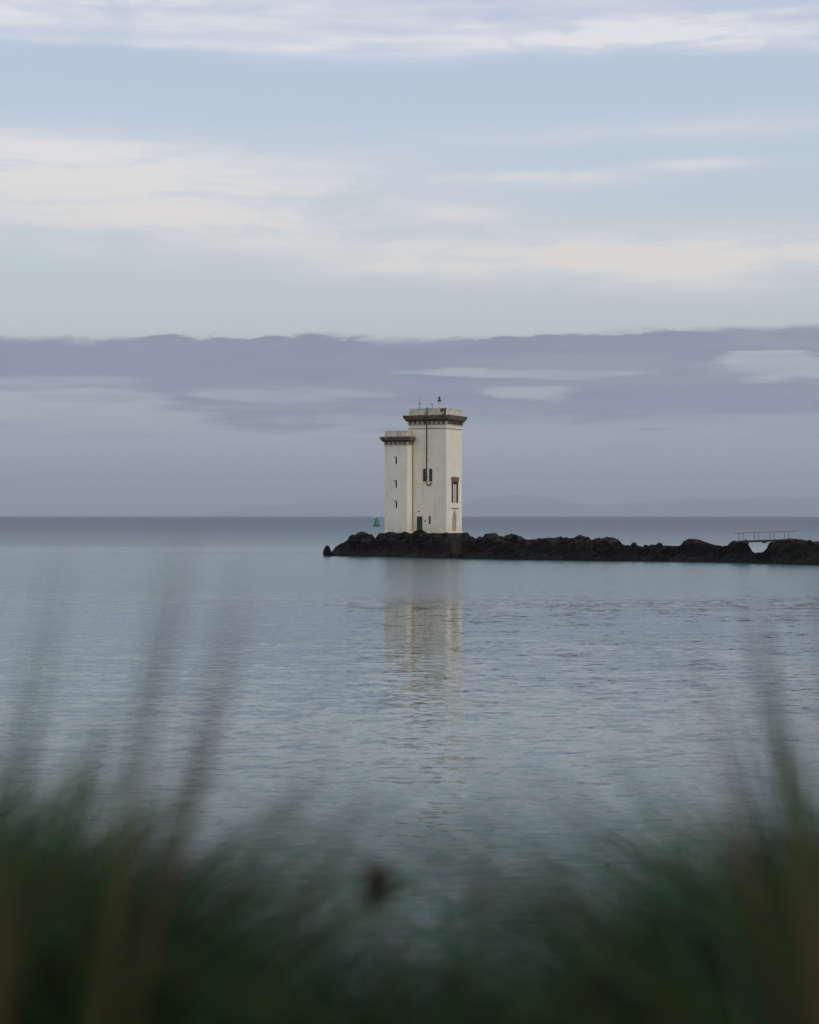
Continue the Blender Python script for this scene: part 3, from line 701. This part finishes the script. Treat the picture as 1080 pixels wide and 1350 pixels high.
rg = random.Random(77)
gv, gf, gm = [], [], []
def blade(x, y, z, h, w, lean, az, mi, curl=1.0, seg=6):
    """one tapering curved leaf from its root (x, y, z)"""
    dirx, diry = math.cos(az), math.sin(az); b = len(gv); fa = rg.uniform(0, math.pi)
    wx, wy = math.cos(fa), math.sin(fa)
    for i in range(seg + 1):
        t = i / seg; off = lean * t ** (1 + curl); ww = w * (1 - t) ** .7 * .5 * (0.75 + .5 * min(1, t * 3)) + .0003
        px, py, pz = x + dirx * off, y + diry * off, z + h * t
        gv.append((px - wx * ww, py - wy * ww, pz)); gv.append((px + wx * ww, py + wy * ww, pz))
    for i in range(seg): a = b + 2 * i; gf.append((a, a + 1, a + 3, a + 2)); gm.append(mi)
ENV = [(-300, 930), (0, 1020), (90, 1015), (150, 1065), (200, 1155), (260, 1210), (330, 1228), (430, 1248), (500, 1290), (560, 1295), (620, 1245), (700, 1245), (780, 1235), (850, 1210), (930, 1165), (980, 1105), (1040, 1065), (1080, 1040), (1400, 950)]
def env(px): return np.interp(px, [e[0] for e in ENV], [e[1] for e in ENV])
n = 0
while n < 24000:            # tufts: each a fan of leaves of one colour family
    y = 1.5 + 1.85 * rg.random() ** .85; x = rg.uniform(-1, 1) * (.30 * y + .30); px = 540 + x * F / y
    dry = max(0, mnoise.noise(Vector((x * 5, y * 2, 5)))) * 9 + (2.2 if px > 720 else .6)
    grn = 1.5 + max(0, mnoise.noise(Vector((x * 6, y * 2, 15)))) * 14
    fam = rg.choices([(0, 0, 1, 2), (1, 1, 1, 0), (2, 2, 1, 0), (3, 3, 1, 4), (4, 4, 0, 1)], weights=[grn * 1.3, 4, .6 * grn, dry * (1.2 if px > 760 or px < 60 else .5), 1.8])[0]
    lean0 = rg.gauss(.24 if px < 500 else -.20, .22); py0 = env(px) + 12 + abs(rg.gauss(0, 125)); cnt = rg.randint(14, 40)
    if rg.random() < .10: py0 = env(px) - abs(rg.gauss(0, 45)); cnt = rg.randint(4, 12)
    for _ in range(cnt):
        xx = x + rg.gauss(0, .018); yy = y + rg.gauss(0, .03); z = gz(xx, yy)
        h = EYE - (py0 + abs(rg.gauss(0, 55)) - 680) * yy / F - z
        if h < .05: h = rg.uniform(.1, .3)
        h = min(h, 1.0); l = lean0 + rg.gauss(0, .16)
        blade(xx, yy, z - .03, h, rg.uniform(.003, .008), abs(l) * h * 1.6 + .01, (0 if l > 0 else math.pi) + rg.gauss(0, .5), rg.choice(fam), rg.uniform(.6, 1.8)); n += 1
for _ in range(9000):       # low dense growth between the tufts
    y = 1.9 + 1.6 * rg.random(); x = rg.uniform(-1, 1) * (.30 * y + .30); px = 540 + x * F / y; z = gz(x, y)
    h = EYE - (env(px) + 95 + abs(rg.gauss(0, 60)) - 680) * y / F - z
    blade(x, y, z - .03, max(h, .12), rg.uniform(.004, .009), rg.uniform(.05, .4) * max(h, .1), rg.uniform(0, 6.28), rg.choice((1, 1, 1, 0, 4, 3)))
for k in range(5500):       # the rest of the bank, short turf outside the view
    x = rg.choice((-1, 1)) * rg.uniform(1, 7); y = rg.uniform(.4, 4.5)
    blade(x, y, gz(x, y) - .03, rg.uniform(.2, .6), .006, rg.uniform(.05, .25), rg.uniform(0, 6.28), rg.randrange(5))
# loose bunches of long arching leaves that rise into the picture
def bunch(px0, py0, px1, py1, Y, cnt, spread, mats, wd=.006):
    for _ in range(cnt):
        yy = Y * rg.uniform(.88, 1.12); s = rg.gauss(0, spread)
        xt, zt_ = (px1 + s - 540) * yy / F, EYE - (py1 + rg.gauss(0, 45) - 680) * yy / F
        xm, zm = (px0 + s * .6 - 540) * yy / F, EYE - (py0 - 680) * yy / F
        sl = (xt - xm) / max(.02, zt_ - zm); xr = xm - sl * (zm - gz(xm, yy)) * .45; zr = gz(xr, yy)
        blade(xr, yy, zr, zt_ - zr, wd * rg.uniform(.7, 1.2), xt - xr, 0, rg.choice(mats), .45, 8)
bunch(170, 1000, 243, 720, 1.6, 11, 17, (0, 2, 3)); bunch(60, 1050, 150, 920, 1.8, 10, 30, (0, 1, 3))
bunch(215, 1080, 325, 800, 1.6, 10, 13, (3, 2, 3)); bunch(335, 1090, 455, 940, 1.75, 9, 9, (3, 2, 4)); bunch(400, 1150, 490, 1040, 1.7, 8, 12, (3, 2, 4))
bunch(0, 1000, 70, 800, 1.6, 12, 26, (0, 3, 2))
bunch(1065, 1080, 985, 830, 1.6, 18, 16, (2, 0, 3)); bunch(1100, 1000, 1062, 740, 1.7, 8, 14, (2, 3)); bunch(1010, 1130, 925, 880, 1.6, 5, 18, (2, 3))
bunch(760, 1230, 740, 1100, 1.9, 6, 60, (0, 2, 3)); bunch(620, 1230, 640, 1060, 1.7, 7, 22, (2, 3)); bunch(890, 1230, 880, 1130, 2.0, 22, 26, (0, 2, 2))
bunch(300, 1230, 350, 1110, 1.9, 10, 60, (0, 2, 3)); bunch(950, 1150, 880, 960, 1.5, 7, 60, (3, 3, 2)); bunch(1085, 1250, 1065, 1140, 1.4, 30, 24, (3, 3, 4))
bunch(-10, 1300, 10, 1150, 1.4, 26, 18, (3, 3, 4)); bunch(85, 1080, 130, 975, 2.1, 30, 18, (0, 0, 2)); bunch(20, 1110, 60, 1010, 2.1, 24, 22, (2, 0, 1))
bunch(130, 1180, 190, 1020, 2.1, 20, 30, (0, 1, 3)); bunch(1050, 1180, 985, 980, 2.1, 26, 22, (2, 0, 1)); bunch(1075, 1130, 1050, 960, 2.0, 22, 18, (2, 2, 0))
bunch(610, 1280, 590, 1190, 2.2, 14, 16, (0, 2)); bunch(660, 1280, 665, 1200, 2.2, 14, 20, (0, 0, 4)); bunch(430, 1260, 430, 1190, 2.2, 12, 24, (3, 0, 4))
me = bpy.data.meshes.new('grass'); me.from_pydata(gv, [], gf)
for q in M_grass: me.materials.append(q)
me.polygons.foreach_set('material_index', gm); me.update()
go = bpy.data.objects.new('grass', me); COL.objects.link(go); tag(go, 'tall soft blurred green and brown grass on the near bank', 'grass', kind='stuff')

# the one dark seed head
Y = 1.75; hx, hz = (498 - 540) * Y / F, EYE - (1166 - 680) * Y / F; r0 = gz(hx + .06, Y)
pl = thing('seed_head_plant', 'single dark round seed head on a thin stalk standing up out of the grass', 'plant', (hx + .06, Y, r0))
bm = bmesh.new(); tube(bm, [(0, 0, -.02), (-.01, 0, (hz - r0) * .4), (-.04, 0, (hz - r0) * .8), (-.06, 0, hz - r0 - .012)], .0028, 6, .002); obj('stalk', bm, M_grass[3], pl, True)
bm = bmesh.new(); bmesh.ops.create_icosphere(bm, subdivisions=3, radius=.0172)
for v in bm.verts: v.co *= 1 + .12 * mnoise.noise(v.co * 200); v.co.z *= 1.25; v.co += Vector((-.06, 0, hz - r0))
obj('seed_head', bm, M_seed, pl)

# ------------------------------------------------------------------ the air over the sea
def hz_(N, p, co): pass
hm = bpy.data.materials.new('sea_air'); hm.use_nodes = True
for nd in list(hm.node_tree.nodes): hm.node_tree.nodes.remove(nd)
vo = hm.node_tree.nodes.new('ShaderNodeVolumePrincipled'); ou = hm.node_tree.nodes.new('ShaderNodeOutputMaterial')
vo.inputs['Color'].default_value = (.74, .85, 1.0, 1); vo.inputs['Density'].default_value = 7e-5
hm.node_tree.links.new(vo.outputs[0], ou.inputs['Volume'])
bm = bmesh.new(); box(bm, -S - 500, S + 500, -S - 500, S + 500, -40, 720)
tag(obj('haze', bm, hm), kind='stuff')
